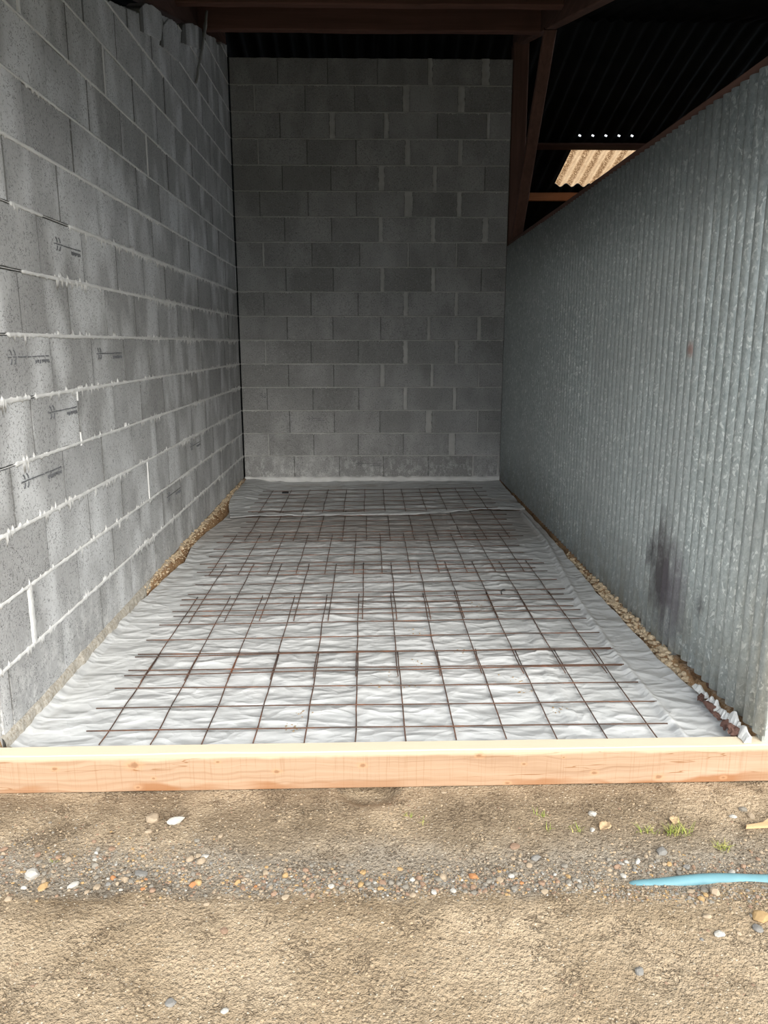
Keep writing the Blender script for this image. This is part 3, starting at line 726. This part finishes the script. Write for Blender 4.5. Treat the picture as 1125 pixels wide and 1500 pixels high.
# ---- the plastic film
def fold_x(y): return lerp_tab([(2.6, on(1003, 1085, 2, FZ).x), (on(900, 960, 2, FZ).y, on(900, 960, 2, FZ).x), (on(845, 880, 2, FZ).y, on(845, 880, 2, FZ).x), (on(800, 795, 2, FZ).y, on(800, 795, 2, FZ).x), (7.2, 1.40), (9, 1.44)], y)
def strip_x(y): return lerp_tab([(2.6, on(838, 1082, 2, FZ).x), (on(800, 1000, 2, FZ).y, on(800, 1000, 2, FZ).x), (on(765, 900, 2, FZ).y, on(765, 900, 2, FZ).x), (9, .45)], y)
def crumple(x, y, s=0.0):
    wx = x+.06*noise.noise((x*4, y*4, s)); wy = y+.05*noise.noise((x*5, y*5, s+4))
    d, _ = noise.voronoi((wx*3.4+wy*1.2, wy*6.8, s)); d2, _ = noise.voronoi((wx*8-wy*2, wy*15, s+3))
    m_ = .5+.5*noise.noise((x*1.7, y*1.7, s+6))
    return .013*max(0, .40-(d[1]-d[0]))+.0045*m_*max(0, .45-(d2[1]-d2[0]))+.006*noise.noise((x*2.4, y*4, s+2))
def film_z(x, y, s=0.0):
    el, er = film_l(y), film_r(y); fx = fold_x(y); sx = strip_x(y)
    k = 1.0
    k *= .25+.75*sstep(el+.05, el+.5, x) if y < 3.6 else .6+.4*sstep(el, el+.25, x)
    k *= 1-.85*sstep(fx-.22, fx-.02, x)
    z = FZ+crumple(x, y, s)*k*1.15
    z += .020*math.exp(-((x-fx)/.016)**2)*(1 if y < 6.8 else 0)+.006*sstep(fx-.002, fx+.012, x)
    z += .007*(sstep(sx-.004, sx+.004, x)-sstep(sx+.055, sx+.063, x))
    z += .008*sstep(er-.05, er, x)
    z += (.018 if y < 4.2 else .008)*sstep(el+.05, el, x)
    return z
nx = 240; ysf = frange(2.70, 6.95, .012); v = []; f = []
for y in ysf:
    el, er = film_l(y), film_r(y)
    for i in range(nx+1):
        x = el+(er-el)*i/nx; v.append((x, y, film_z(x, y)))
n = nx+1
f = [(r*n+c, r*n+c+1, (r+1)*n+c+1, (r+1)*n+c) for r in range(len(ysf)-1) for c in range(nx)]
tag(link('plastic_film', mesh('plastic_film', v, f, True), M['sheet']), 'wide wrinkled translucent white plastic film spread over the bay floor', 'plastic sheet')
BL = sorted((on(px, py, 2, -.03).y, on(px, py, 2, -.03).x) for px, py in [(337, 757), (335, 742), (338, 729), (351, 711)])
def back_l(y): return lerp_tab(BL+[(8.6, -1.30)], y)
def back_y0(x): return 6.70+.035*noise.noise((x*3, 4, 4))+.25*sstep(.15, 1.3, x)-.05*sstep(-1.0, -1.25, x)
v = []; f = []; nx = 230; ny = 140
for r in range(ny+1):
    for i in range(nx+1):
        t = r/ny; xg = -1.24+(1.455+1.24)*i/nx; y = back_y0(xg)*(1-t)+8.395*t
        x = back_l(y)+(1.452-back_l(y))*i/nx
        ze = .014*sstep(.10, 0, t)*(.3+.7*abs(noise.noise((x*3.5, 2, 2))))
        e = sstep(-1.05, -1.25, x)
        z = -.040+crumple(x, y, 11)*1.7*(1-.5*e)+ze*.8+.035*e*sstep(6.9, 7.6, y)+.008*sstep(8.25, 8.39, y)+.012*noise.noise((x*1.5, y*2, 5))*sstep(7.6, 8.2, y)
        if r == 0: z -= .008
        v.append((x, y, z))
n = nx+1
f = [(r*n+c, r*n+c+1, (r+1)*n+c+1, (r+1)*n+c) for r in range(ny) for c in range(nx)]
tag(link('plastic_film', mesh('plastic_film_back', v, f, True), M['sheet']), 'smaller piece of plastic film lapped over the other against the block end wall', 'plastic sheet')
def film_top(x, y):
    if y > back_y0(x)+.02: return -.040+crumple(x, y, 11)*1.7
    return film_z(x, y)

# ---- welded rebar mats
MATS = [(2.715, 3.61, -1.045, 1.125, .010, 5, .10, 'rusty welded rebar mat lying against the timber board'),
        (3.30, 4.49, -1.045, 1.110, .030, 6, .06, 'rusty welded rebar mat overlapping the one against the timber board'),
        (4.065, 5.20, -1.000, 1.110, .028, 6, .09, 'third rusty rebar mat counted from the timber board'),
        (4.93, 6.03, -1.068, 1.045, .028, 6, .06, 'fourth rusty rebar mat counted from the timber board'),
        (5.85, 6.93, -.978, 1.118, .030, 6, .05, 'rusty rebar mat lapping under the one beside the block end wall'),
        (6.80, 7.88, -.995, 1.093, .065, 6, .05, 'rusty rebar mat lying nearest to the block end wall')]
for mi, (ya, yb, xa, xb, rot, nc, o0, lab) in enumerate(MATS):
    xc = (xa+xb)/2; L = yb-ya; zt = max(film_top(xc+q*.25, ya+L*p) for q in range(-3, 4) for p in (.1, .5, .9))
    zb = (-.040 if ya < 6.5 else -.024)+.004*(mi % 2)
    root = tag(empty('rebar_mat', (xc, (ya+yb)/2, zb)), lab, 'rebar mesh', 'rebar mats lapped over the plastic film')
    R = .0028
    def wob(u, vv, k): return .006*noise.noise((u*1.1, vv*1.1, mi*5+k))
    nl = 12
    for i in range(nl):
        x = -(xb-xa)/2+(xb-xa)*i/(nl-1); m = MB(); dy = rot*x+random.uniform(-.012, .012)
        m.tube([(x+random.uniform(-.003, .003)*0+.006*noise.noise((s*.4, i, mi)), -L/2+L*s/10+dy, wob(x, s*.12, 1)) for s in range(11)], R, 6)
        m.build('bar', M['rust'], root, True)
    for j in range(nc):
        yv = -L/2+o0+(L-2*o0)*j/(nc-1) if nc > 5 else -L/2+.10+.195*j
        m = MB(); wl = (xb-xa)/2+.10+random.uniform(-.02, .02); ww = random.uniform(-.008, .008)
        m.tube([(-wl+2*wl*s/22, yv+rot*(-wl+2*wl*s/22)+.006*noise.noise((s*.22, j, mi+20))+ww*math.sin(s*.14), wob(-wl+2*wl*s/22, yv, 1)+.0055) for s in range(23)], R, 6)
        m.build('bar', M['rust'], root, True)
# crumbs of soil dropped on the film
def pl_film(r):
    cx, cy, s = r.choice([(430, 1062, 8), (445, 1043, 10), (750, 995, 14), (605, 968, 10), (670, 952, 8), (710, 888, 8), (570, 985, 10), (770, 1012, 6), (610, 923, 10), (580, 1000, 14), (820, 1040, 5), (690, 880, 8)])
    q = on(cx+r.gauss(0, s), cy+r.gauss(0, s*.35), 2, -.045); return (q.x, q.y, film_top(q.x, q.y)+.001)
tag(crumbs('soil_crumbs', 170, pl_film, m_crumb('soil_on_film', (.22, .15, .08), (.36, .26, .15)), .0015, .006, 9), 'scattered brown soil crumbs dropped on the plastic film', 'soil', kind='stuff')
q = on(418, 722, 2, -.03); m = MB(); m.prism_x([(-.018, 0), (.018, 0), (.015, .022), (-.015, .022)], -.032, .032)
o = m.build('plastic_offcut', M['black']); o.location = (q.x, q.y, film_top(q.x, q.y)-.002); tag(o, 'small black plastic offcut lying on the film near the block end wall', 'offcut')
q = on(735, 868, 2, -.04); m = MB(); m.tube([(0, 0, 0), (0, .02, .012), (.008, .03, .022), (.018, .022, .026), (.02, .01, .022)], .003, 6)
o = m.build('wire_hook', M['black'], None, True); o.location = (q.x, q.y, film_top(q.x, q.y)); tag(o, 'bent black tie wire hook standing on a rebar mat', 'wire')

# ---- rubble and plaster scraps where the partition meets the board
def lump(seed, n=2, amp=.28):
    r = random.Random(seed); t = (1+5**.5)/2
    v = [Vector(p).normalized() for p in [(-1,t,0),(1,t,0),(-1,-t,0),(1,-t,0),(0,-1,t),(0,1,t),(0,-1,-t),(0,1,-t),(t,0,-1),(t,0,1),(-t,0,-1),(-t,0,1)]]
    f = [(0,11,5),(0,5,1),(0,1,7),(0,7,10),(0,10,11),(1,5,9),(5,11,4),(11,10,2),(10,7,6),(7,1,8),(3,9,4),(3,4,2),(3,2,6),(3,6,8),(3,8,9),(4,9,5),(2,4,11),(6,2,10),(8,6,7),(9,8,1)]
    for _ in range(n-1):
        cache = {}; nf = []
        def mid(a, b):
            k = (min(a, b), max(a, b))
            if k not in cache: v.append((v[a]+v[b]).normalized()); cache[k] = len(v)-1
            return cache[k]
        for a, b, c in f:
            x, y, z = mid(a, b), mid(b, c), mid(c, a); nf += [(a, x, z), (b, y, x), (c, z, y), (x, y, z)]
        f = nf
    off = Vector((seed*3.7, seed*1.3, 0))
    cuts = [Vector((r.gauss(0, 1), r.gauss(0, 1), r.gauss(0, 1))).normalized() for _ in range(4)]
    vv = []
    for p in v:
        q = p*(1+amp*noise.noise(p*1.6+off)+amp*.4*noise.noise(p*4+off))
        for c in cuts:
            d = q.dot(c)
            if d > .68: q = q-c*(d-.68)*.8
        vv.append(q)
    return vv, f
def lump_mesh(name, seed, n=2, amp=.28):
    v, f = lump(seed, n, amp); return mesh(name, v, f, False)
RED = m_stone('broken_red_brick', (.085, .045, .035), (.15, .085, .07)); PLA = m_stone('white_plaster', (.55, .555, .55), (.68, .69, .68))
for i, (px, py, s) in enumerate([(1045, 1017, .020), (1057, 1030, .026), (1068, 1043, .016), (1080, 1056, .020), (1094, 1066, .026)]):
    q = on(px, py, 2, .0); o = link('brick_rubble', lump_mesh('brick_rubble', 60+i, 3, .75), RED); o.location = (min(q.x, XR-.05), q.y, max(floor_h(q.x, q.y), -.02)+s*.3); o.scale = (s*.8, s*1.25, s*.7); o.rotation_euler = (.2*i, 0, .4*(i % 3)-.3)
    tag(o, 'dark red broken brick lump at the foot of the corrugated partition', 'rubble', 'broken brick lumps by the partition')
for i, (y, L, hgt) in enumerate([(3.07, .12, .022), (2.94, .09, .030), (2.85, .08, .026), (2.765, .08, .062), (2.68, .09, .056)]):
    r_ = random.Random(i+3); n = 6; v = []                     # torn plaster crust leaning on the steel, ragged upper edge
    for k in range(n+1):
        t = k/n; top = hgt*(.25+.75*math.sin(math.pi*min(1, .08+t*.9))**.6)*r_.uniform(.45, 1.1)
        v += [(-.020+.008*r_.random(), L*(t-.5), -.006), (.002, L*(t-.5)+r_.uniform(-.004, .004), top), (.010, L*(t-.5), top-.002), (.010, L*(t-.5), -.006)]
    f = [(k*4+c, k*4+(c+1) % 4, k*4+4+(c+1) % 4, k*4+4+c) for k in range(n) for c in range(4)]+[(0, 3, 2, 1), (n*4, n*4+1, n*4+2, n*4+3)]
    o = link('plaster_scrap', mesh('plaster_scrap', v, f), PLA); o.location = (XR-.028, y, max(floor_h(XR-.04, y), -.012)); 
    tag(o, 'white plaster scrap stuck at the foot of the corrugated partition', 'rubble', 'white plaster scraps by the partition')

# ---- formwork board
v = []; f = []; BL_, TH, HB = 3.7, .078, .15; ns = 120
prof = [(.004, 0), (TH-.004, 0), (TH, .004), (TH, HB-.004), (TH-.005, HB), (.010, HB), (0, HB-.010), (0, .004)]
for s in range(ns+1):
    x = -BL_/2+BL_*s/ns; wn = .010*max(0, noise.noise((x*2.2, 3, 0))+.1)
    for k, (yy, zz) in enumerate(prof):
        if k == 5: yy += wn
        if k == 6: zz -= wn*.7
        v.append((x, yy+.0012*noise.noise((x*6, k, 1)), zz+.0012*noise.noise((x*6, k, 4))))
for s in range(ns):
    for k in range(8): f.append((s*8+(k+1) % 8, s*8+k, (s+1)*8+k, (s+1)*8+(k+1) % 8))
f += [tuple(range(8)), tuple(ns*8+k for k in range(7, -1, -1))]
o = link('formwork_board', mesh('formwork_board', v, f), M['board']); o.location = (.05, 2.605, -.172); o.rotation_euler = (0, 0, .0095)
tag(o, 'long sawn pine board on edge across the mouth of the bay', 'board')

# ================================================================== LOOSE THINGS ON THE GROUND
def set_stone(name, px, py, s, mat, lab, cat, seed, group=None, sq=(1, .8, .55)):
    q = on(px, py, 2, GZ); o = link(name, lump_mesh(name, seed), mat)
    sc = (s*sq[0], s*sq[1], s*sq[2]); o.scale = sc; o.location = (q.x, q.y, gh(q.x, q.y)+sc[2]*.45); o.rotation_euler = (0, 0, seed*1.7)
    tag(o, lab, cat, group); return o
ST = {'grey': m_stone('grey_stone', (.175, .155, .13), (.275, .25, .21)), 'ochre': m_stone('ochre_stone', (.34, .215, .10), (.44, .30, .15)), 'white': m_stone('white_stone', (.36, .34, .305), (.47, .45, .41)),
      'tan': m_stone('tan_stone', (.30, .23, .16), (.40, .32, .23)), 'brown': m_stone('brown_stone', (.20, .13, .09), (.33, .22, .15)), 'orange': m_stone('orange_stone', (.32, .14, .06), (.42, .21, .095)), 'slate': m_stone('blue_grey_slate', (.17, .162, .15), (.24, .23, .215))}
set_stone('stone', 224, 1201, .030, ST['tan'], 'rounded pale stone half sunk in the earth, the larger of two near the board', 'stone', 101, sq=(.9, .9, .5))
set_stone('stone', 257, 1204, .026, ST['white'], 'long cream stone beside the rounded pale stone near the board', 'stone', 102, sq=(1.3, .7, .5))
set_stone('stone', 47, 1281, .024, ST['white'], 'bright white quartz stone in the grey gravel', 'stone', 103, sq=(1.1, .9, .7))
set_stone('stone', 108, 1293, .017, ST['white'], 'flat oblong white pebble in the grey gravel', 'stone', 104, sq=(1.4, .6, .5))
set_stone('stone', 206, 1276, .020, ST['slate'], 'flat blue-grey slate chip lying on the gravel', 'stone', 105, sq=(1.3, .8, .3))
set_stone('stone', 294, 1261, .019, ST['tan'], 'tan angular stone at the upper edge of the gravel strip', 'stone', 106)
set_stone('stone', 290, 1288, .014, ST['ochre'], 'deep yellow rounded stone in the gravel strip', 'stone', 107, sq=(1, 1, .7))
set_stone('stone', 63, 1297, .018, ST['ochre'], 'long ochre stone below the white quartz stone', 'stone', 108, sq=(1.4, .7, .5))
set_stone('stone', 694, 1281, .016, ST['orange'], 'rusty orange broken stone in the gravel strip', 'stone', 109)
set_stone('stone', 649, 1283, .017, ST['tan'], 'pale oval stone in the gravel beside the rusty orange stone', 'stone', 110)
set_stone('stone', 749, 1281, .011, ST['white'], 'small clean white pebble in the gravel strip', 'stone', 111)
set_stone('stone', 635, 1310, .012, ST['white'], 'bright white chip on the sand below the gravel', 'stone', 112)
set_stone('stone', 784, 1256, .018, ST['slate'], 'dark slate chip with a pale edge above the gravel', 'stone', 113, sq=(1.2, .7, .35))
set_stone('stone', 754, 1240, .018, ST['brown'], 'flat pinkish brown stone on the bare earth', 'stone', 114, sq=(1, 1, .3))
set_stone('stone', 970, 1246, .022, ST['slate'], 'pale blue-grey stone between the grass tuft and the blue pipe', 'stone', 115, sq=(1, .8, .5))
set_stone('stone', 868, 1193, .016, ST['white'], 'white angular stone near the crumpled dry leaf', 'stone', 116)
set_stone('stone', 868, 1216, .011, ST['white'], 'small white pebble beside the crumpled dry leaf', 'stone', 117)
set_stone('stone', 1074, 1196, .013, ST['white'], 'clean white pebble near the split wood offcut', 'stone', 118)
set_stone('stone', 1100, 1193, .020, ST['tan'], 'flat cream stone behind the split wood offcut', 'stone', 119, sq=(1.3, .7, .35))
set_stone('stone', 1088, 1183, .016, ST['grey'], 'rough grey-white stone farthest from the blue pipe by the wood offcut', 'stone', 120)
set_stone('stone', 1047, 1307, .018, ST['tan'], 'rounded tan stone just below the blue pipe', 'stone', 121, sq=(1, .8, .7))
set_stone('stone', 1053, 1369, .017, ST['white'], 'flat cream stone alone on the sandy ground', 'stone', 122, sq=(1.2, .7, .4))
set_stone('stone', 936, 1426, .013, ST['slate'], 'dark blue-grey pebble alone on the sandy ground', 'stone', 123, sq=(1, 1, .7))
set_stone('stone', 1114, 1345, .030, ST['ochre'], 'broad ochre stone sunk in the sandy ground', 'stone', 124, sq=(1, .8, .3))
set_stone('stone', 1110, 1360, .018, ST['slate'], 'flat slate chip beside the broad ochre stone', 'stone', 125, sq=(1, .8, .4))
set_stone('stone', 329, 1480, .011, ST['white'], 'tiny white pebble alone on the sandy ground', 'stone', 126)
set_stone('stone', 328, 1367, .013, ST['brown'], 'dark brown clod on the open sandy ground', 'stone', 127)
set_stone('stone', 250, 1469, .015, ST['slate'], 'grey square chip on the open sandy ground', 'stone', 128, sq=(1, 1, .4))
set_stone('stone', 913, 1278, .012, ST['white'], 'bright white pebble by the buried end of the blue pipe', 'stone', 129)
set_stone('stone', 1073, 1273, .014, ST['white'], 'pinkish white pebble above the blue pipe', 'stone', 130)
# pebbles of the gravel strip, one by one
PV = []
for i in range(8): PV.append(lump(200+i, 2, .25))
PM = {}
rnd = random.Random(21)
def band_y(px):
    return lerp_tab([(0, 1288), (150, 1284), (300, 1290), (560, 1294), (740, 1286), (880, 1290), (1125, 1300)], px)
kinds = ['grey']*14+['slate']*1+['tan']*9+['ochre']*3+['brown']*7+['white']*2+['orange']*1
PLAB = {'grey': 'small grey pebble in the gravel strip before the board', 'slate': 'small bluish slate pebble in the gravel strip before the board', 'tan': 'small tan pebble in the gravel strip before the board', 'ochre': 'small yellow ochre pebble in the gravel strip before the board', 'brown': 'small dark brown pebble in the gravel strip before the board', 'white': 'small whitish pebble in the gravel strip before the board', 'orange': 'small rusty orange pebble in the gravel strip before the board'}
PLM = [(150, 'around the white quartz stone'), (400, 'around the deep yellow stone'), (600, 'below the hollow under the board'), (880, 'around the rusty orange stone'), (2000, '')]
taken = []
cnt = 0
while cnt < 268:
    px = rnd.uniform(0, 1122); lf = px < 330; rt = px > 880
    py = band_y(px)+rnd.gauss(0, 17 if lf else 11)-(abs(rnd.gauss(0, 16)) if lf else 0)
    if rt: py = rnd.choice([rnd.gauss(1268, 9), rnd.gauss(1306, 8), rnd.gauss(1340, 22)]) if px > 1010 else rnd.gauss(1268, 8)
    q = on(px, py, 2, GZ); s = .0058+.0065*rnd.random()**2
    if any((q.x-a)**2+(q.y-b)**2 < (s+c)**2*.8 for a, b, c in taken): continue
    if rt and 1276 < py < 1298: continue
    taken.append((q.x, q.y, s)); k = rnd.choice(kinds); i = rnd.randrange(8)
    if (k, i) not in PM:
        me = mesh('pebble', *PV[i]); me.materials.append(ST[k]); PM[(k, i)] = me
    o = bpy.data.objects.new('pebble', PM[(k, i)]); col.objects.link(o)
    o.scale = (s*rnd.uniform(.9, 1.35), s*rnd.uniform(.75, 1.1), s*rnd.uniform(.5, .75)); o.rotation_euler = (0, 0, rnd.random()*6.28)
    o.location = (q.x, q.y, gh(q.x, q.y)+o.scale[2]*.4)
    lm = [n for lim, n in PLM if px < lim][0]
    if px > 880: lm = 'above the blue pipe' if py < 1287 else 'below the blue pipe'
    tag(o, PLAB[k].replace('in the gravel strip before the board', 'in the gravel '+lm), 'pebble', k+' pebbles '+lm); cnt += 1
# the fine gravel and crumbs that nobody could count
def pl_band(r):
    px = r.uniform(-40, 1165); py = band_y(px)+r.gauss(0, 17 if px < 330 else 12)-(abs(r.gauss(0, 22)) if px < 330 else 0)
    if px > 880: py = r.choice([1266, 1304, 1310])+r.gauss(0, 9)
    if px > 905 and 1281+(1125-px)*.035 < py < 1292: return None
    q = on(px, py, 2, GZ); return (q.x, q.y, gh(q.x, q.y)+.001)
for i, (k, n) in enumerate([('grey', 2200), ('tan', 1500), ('ochre', 500), ('slate', 250), ('brown', 900), ('white', 260)]):
    tag(crumbs('fine_gravel', n, pl_band, ST[k], .002, .0062, 30+i, ground), kind='stuff')
def pl_soil(r):
    x = r.uniform(-1.5, 1.75); y = r.uniform(1.45, 2.58)
    if noise.noise((x*4, y*4, 8)) < r.uniform(-.3, .4): return None
    return (x, y, gh(x, y)+.0005)
tag(crumbs('soil_crumbs', 8000, pl_soil, SOIL, .0015, .0062, 50, ground, .6), kind='stuff')
tag(crumbs('soil_crumbs', 900, pl_soil, ST['tan'], .002, .007, 51, ground, .6), kind='stuff')
tag(crumbs('soil_crumbs', 900, pl_soil, ST['brown'], .002, .006, 52, ground, .6), kind='stuff')

# ---- blue pipe, half buried
a, b = on(905, 1291, 2, GZ), on(1165, 1281, 2, GZ); pts = []; rr = []
for i in range(30):
    t = i/29; p = a.lerp(b, t); pts.append((p.x, p.y+.012*math.sin(t*3), GZ-.045+.022*sstep(0, .12, t)-.004*math.sin(t*9))); rr.append(.021)
m = MB(); m.tube(pts, rr, 18); tag(m.build('water_pipe', M['pipe'], None, True), 'light blue plastic pipe half buried in the gravel', 'pipe')
# ---- grass
def tuft(px, py, n, hgt, spread, lab, seed, dry=.35):
    r = random.Random(seed); q = on(px, py, 2, GZ); z = gh(q.x, q.y); root = tag(empty('grass_tuft', (q.x, q.y, z)), lab, 'grass')
    for dr in (False, True):
        m = MB()
        for i in range(n):
            if (r.random() < dry) != dr: continue
            a = r.random()*6.28; l = hgt*r.uniform(.5, 1.1); lean = r.uniform(.35, 1.3); bx, by = r.gauss(0, spread), r.gauss(0, spread*.6); w = r.uniform(.0012, .0024)
            v = []
            for s in range(5):
                t = s/4; d = l*lean*t*t*.8+l*.15*t; ww = w*(1-t*.9); zz = max(l*t*(1-.35*t*lean), 0)-.003
                cx, cy = bx+math.cos(a)*d, by+math.sin(a)*d
                v += [(cx-math.sin(a)*ww, cy+math.cos(a)*ww, zz), (cx, cy, zz+ww*.5), (cx+math.sin(a)*ww, cy-math.cos(a)*ww, zz)]
            m.add(v, [(s*3+k, s*3+k+1, s*3+k+4, s*3+k+3) for s in range(4) for k in range(2)])
        if m.v: tag(m.build('dry_blades' if dr else 'green_blades', M['grass2' if dr else 'grass'], root), kind='stuff')
tuft(990, 1218, 70, .050, .020, 'largest green grass tuft, with a dry leaf in its middle', 1)
tuft(948, 1218, 26, .036, .016, 'thin grass tuft between the crumpled leaf and the largest tuft', 2)
tuft(1060, 1240, 26, .038, .013, 'yellowish grass tuft just above the blue pipe', 3, .6)
tuft(790, 1196, 10, .035, .008, 'few broad green blades on the bare earth before the board', 4, .1)
tuft(802, 1216, 6, .025, .004, 'single short green sprig on the bare earth', 5, .1)
tuft(845, 1216, 18, .026, .012, 'faint grass tuft beside the crumpled dry leaf', 6, .5)
tuft(598, 1196, 14, .022, .008, 'tiny pale grass sprout close to the hollow under the board', 7, .5)
tuft(620, 1204, 10, .018, .010, 'sparse dry grass sprout near the hollow under the board', 8, .7)
tuft(78, 1263, 8, .022, .004, 'small yellow-green sprout in the gravel by the white quartz stone', 9, .5)
# ---- leaf, wood offcut
LEAF = m_flat('dry_leaf', (.52, .37, .22), .8)
def leaf(px, py, L, lab, seed, rot):
    q = on(px, py, 2, GZ); v = []; f = []; n = 12; r = random.Random(seed)
    for i in range(n+1):
        t = i/n; ww = L*.48*math.sin(math.pi*min(1, t*.96+.02))**.7*(1+.25*noise.noise((t*9, seed, 1)))
        for k in range(-3, 4): v.append((L*(t-.5), ww*k/3, .006+.35*abs(ww*k/3)+.007*noise.noise((t*6, k*.8, seed))+.010*t))
    for i in range(n):
        for k in range(6): f.append((i*7+k, i*7+k+7, i*7+k+8, i*7+k+1))
    o = link('dry_leaf', mesh('dry_leaf', v, f, True), LEAF); o.location = (q.x, q.y, gh(q.x, q.y)); o.rotation_euler = (0, 0, rot)
    md = o.modifiers.new('thickness', 'SOLIDIFY'); md.thickness = .0006
    tag(o, lab, 'leaf')
leaf(886, 1214, .046, 'crumpled tan dry leaf lying on the bare earth', 1, .6)
leaf(988, 1203, .034, 'folded brown dry leaf caught in the largest grass tuft', 2, 1.2)
q = on(1113, 1214, 2, GZ); m = MB(); poly = [(-.05, 0), (.06, 0), (.055, .042), (.02, .020), (-.045, .010)]; n = len(poly)
m.add([(x, y, 0) for x, y in poly]+[(x+.001, y, .009) for x, y in poly], [tuple(range(n-1,-1,-1)), tuple(range(n, 2*n))]+[(i, (i+1) % n, n+(i+1) % n, n+i) for i in range(n)])
o = m.build('wood_offcut', m_wood('split_pine', (.52, .33, .17), (.66, .45, .26), (.45, .28, .15))); o.location = (q.x, q.y, gh(q.x, q.y)+.003); o.rotation_euler = (.06, 0, .05)
tag(o, 'pointed flat pine wood offcut lying on the bare earth', 'wood offcut')
